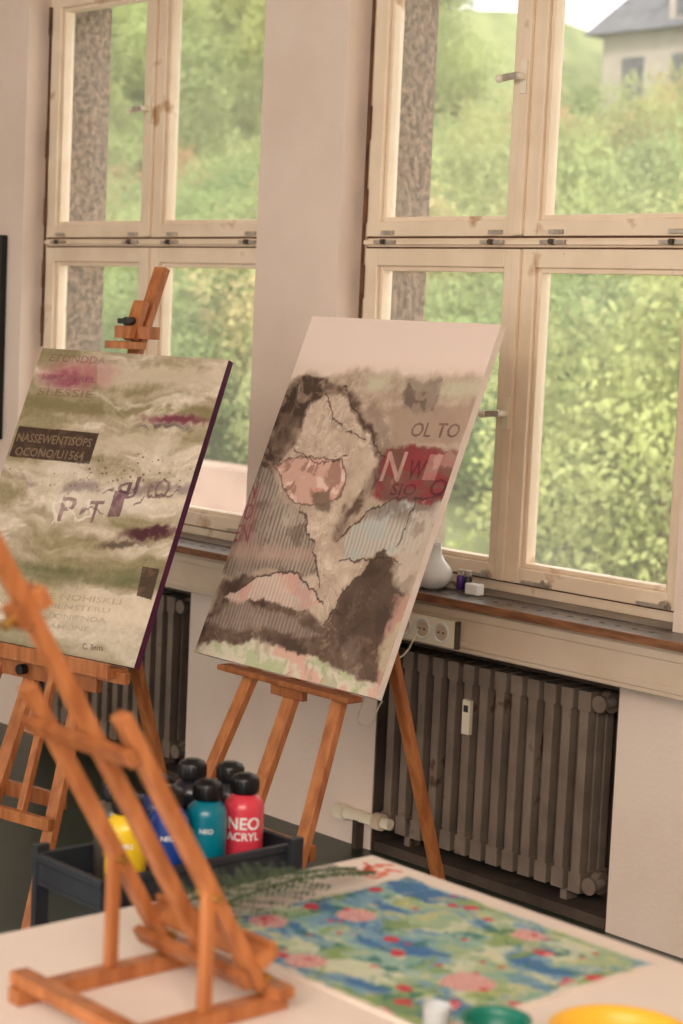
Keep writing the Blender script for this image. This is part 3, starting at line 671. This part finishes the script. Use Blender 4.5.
for k in range(3):
    r=np.random.default_rng(50+k); n=17000
    cl=r.normal(size=(34,3)); cl/=np.linalg.norm(cl,axis=1)[:,None]; cl*=r.uniform(.5,1.0,(34,1))*np.array([1.35,1.35,1.2])
    ci=r.integers(0,34,n); d=r.normal(size=(n,3)); d/=np.linalg.norm(d,axis=1)[:,None]
    P=cl[ci]+d*r.uniform(.36,.62,(n,1)); P[:,2]+=.2
    a=r.normal(size=(n,3));a/=np.linalg.norm(a,axis=1)[:,None]; c=np.cross(a,r.normal(size=(n,3)));c/=np.linalg.norm(c,axis=1)[:,None]
    s_=r.uniform(.024,.045,(n,1)); V=np.stack([P-a*s_,P+c*s_*.6,P+a*s_,P-c*s_*.6],1).reshape(-1,3)
    me=bpy.data.meshes.new('tree_crown_%d'%k)
    F=np.arange(n*4).reshape(n,4).tolist()
    base=len(V); tv=[]
    for zz,rr in ((-2.2,.16),(.6,.08)):
        for q in range(6): tv.append((rr*math.cos(q*math.pi/3),rr*math.sin(q*math.pi/3),zz))
    V=np.vstack([V,np.array(tv)])
    for q in range(6): F.append([base+q,base+(q+1)%6,base+6+(q+1)%6,base+6+q])
    me.from_pydata(V.tolist(),[],F); me.materials.append(M_leaf); me.materials.append(M_out)
    mi=np.zeros(len(F),dtype=np.int32); mi[-6:]=1; me.polygons.foreach_set('material_index',mi); me.update()
    protos.append(me)
root=empty('hillside_trees')
cnt=0; placed=[]
for tries in range(8000):
    y=13.2+(random.random()**.8)*38; x=random.uniform(-1.62*y-5,-.66*y+4)
    s=.85+ (y-13)/36*.8+random.random()*.45
    if y<14.8 and x<-11: continue
    if any((x-a)**2+(y-c)**2<(.85*(s+d))**2 for a,c,d in placed): continue
    if y>43 and -50<x<-28: continue
    placed.append((x,y,s))
    o=bpy.data.objects.new('tree_crown_%d'%cnt,protos[cnt%3]); COL.objects.link(o); o.parent=root
    o.location=(x,y,hz(x,y)+s*.95); o.scale=(s,s,s*random.uniform(.9,1.25)); o.rotation_euler=(0,0,random.random()*6.28); cnt+=1
M_slate=mat('slate_roof',(74,76,84),(100,102,110),3,.7); M_hw=mat('house_render',(158,150,142),(174,166,156),2,.9)
HX=-.6; HZ=.5
b=B(); b.rng(-43.5-HX,-32,50,57,3.5,11.0+HZ,M_hw)
b.hexa([(-44-HX,49.5,11.0+HZ),(-31.5,49.5,11.0+HZ),(-31.5,57.5,11.0+HZ),(-44-HX,57.5,11.0+HZ),(-42-HX,53,14.6+HZ),(-33.5,53,14.6+HZ),(-33.5,54,14.6+HZ),(-42-HX,54,14.6+HZ)],M_slate)
for xx in (-40.6-HX,-36.6-HX):
    b.rng(xx,xx+1.4,49.8,52,11.1+HZ,12.6+HZ,M_hw); b.rng(xx-.2,xx+1.6,49.6,52.4,12.6+HZ,12.9+HZ,M_slate); b.rng(xx+.3,xx+1.1,49.75,49.8,11.4+HZ,12.4+HZ,M_slate)
for x in (-42,-39.9,-37.8,-35.7): b.rng(x,x+.9,49.95,50,8.6+HZ,10.2+HZ,M_slate)
b.done('house')

# ------------------------------------------------------------ light
w=bpy.data.worlds.new('overcast_sky'); SC.world=w; w.use_nodes=True; N=w.node_tree.nodes
N['Background'].inputs['Color'].default_value=(1.0,.955,.90,1); N['Background'].inputs['Strength'].default_value=2.65
sd=bpy.data.lights.new('sun','SUN'); sd.energy=3.2; sd.angle=.2; sd.color=(1,.92,.8); so=bpy.data.objects.new('sun',sd); COL.objects.link(so)
so.rotation_euler=Vector((-.45,.55,-.70)).to_track_quat('-Z','Y').to_euler()
ad=bpy.data.lights.new('fill_light','AREA'); ad.shape='RECTANGLE'; ad.size=3.0; ad.size_y=2.0; ad.energy=280; ad.color=(1,.86,.75)  # added warm fill to brighten the interior, not a lamp of this room
ao=bpy.data.objects.new('fill_light',ad); COL.objects.link(ao); ao.location=(.3,-1.0,3.1); ao.rotation_euler=(Vector((-3.5,3.0,.8))-Vector((.3,-1.0,3.1))).to_track_quat('-Z','Y').to_euler()

# ------------------------------------------------------------ camera
f=1900.0; th=math.radians(47.7); p=math.radians(5.77); ro=math.radians(2.58)
h=Vector((-math.sin(th),math.cos(th),0)); r0=Vector((math.cos(th),math.sin(th),0)); z=Vector((0,0,1))
F=math.cos(p)*h-math.sin(p)*z; U0=math.sin(p)*h+math.cos(p)*z
R=math.cos(ro)*r0+math.sin(ro)*U0; Uc=math.cos(ro)*U0-math.sin(ro)*r0
cam=bpy.data.cameras.new('camera'); co=bpy.data.objects.new('camera',cam); COL.objects.link(co)
M=Matrix((R,Uc,-F)).transposed().to_4x4(); M.translation=Vector((0,0,1.6)); co.matrix_world=M
cam.sensor_fit='VERTICAL'; cam.sensor_height=36; cam.lens=f/1024*36; cam.clip_end=500; cam.clip_start=.05
cam.dof.use_dof=True; cam.dof.focus_distance=4.7; cam.dof.aperture_fstop=4.2
SC.camera=co
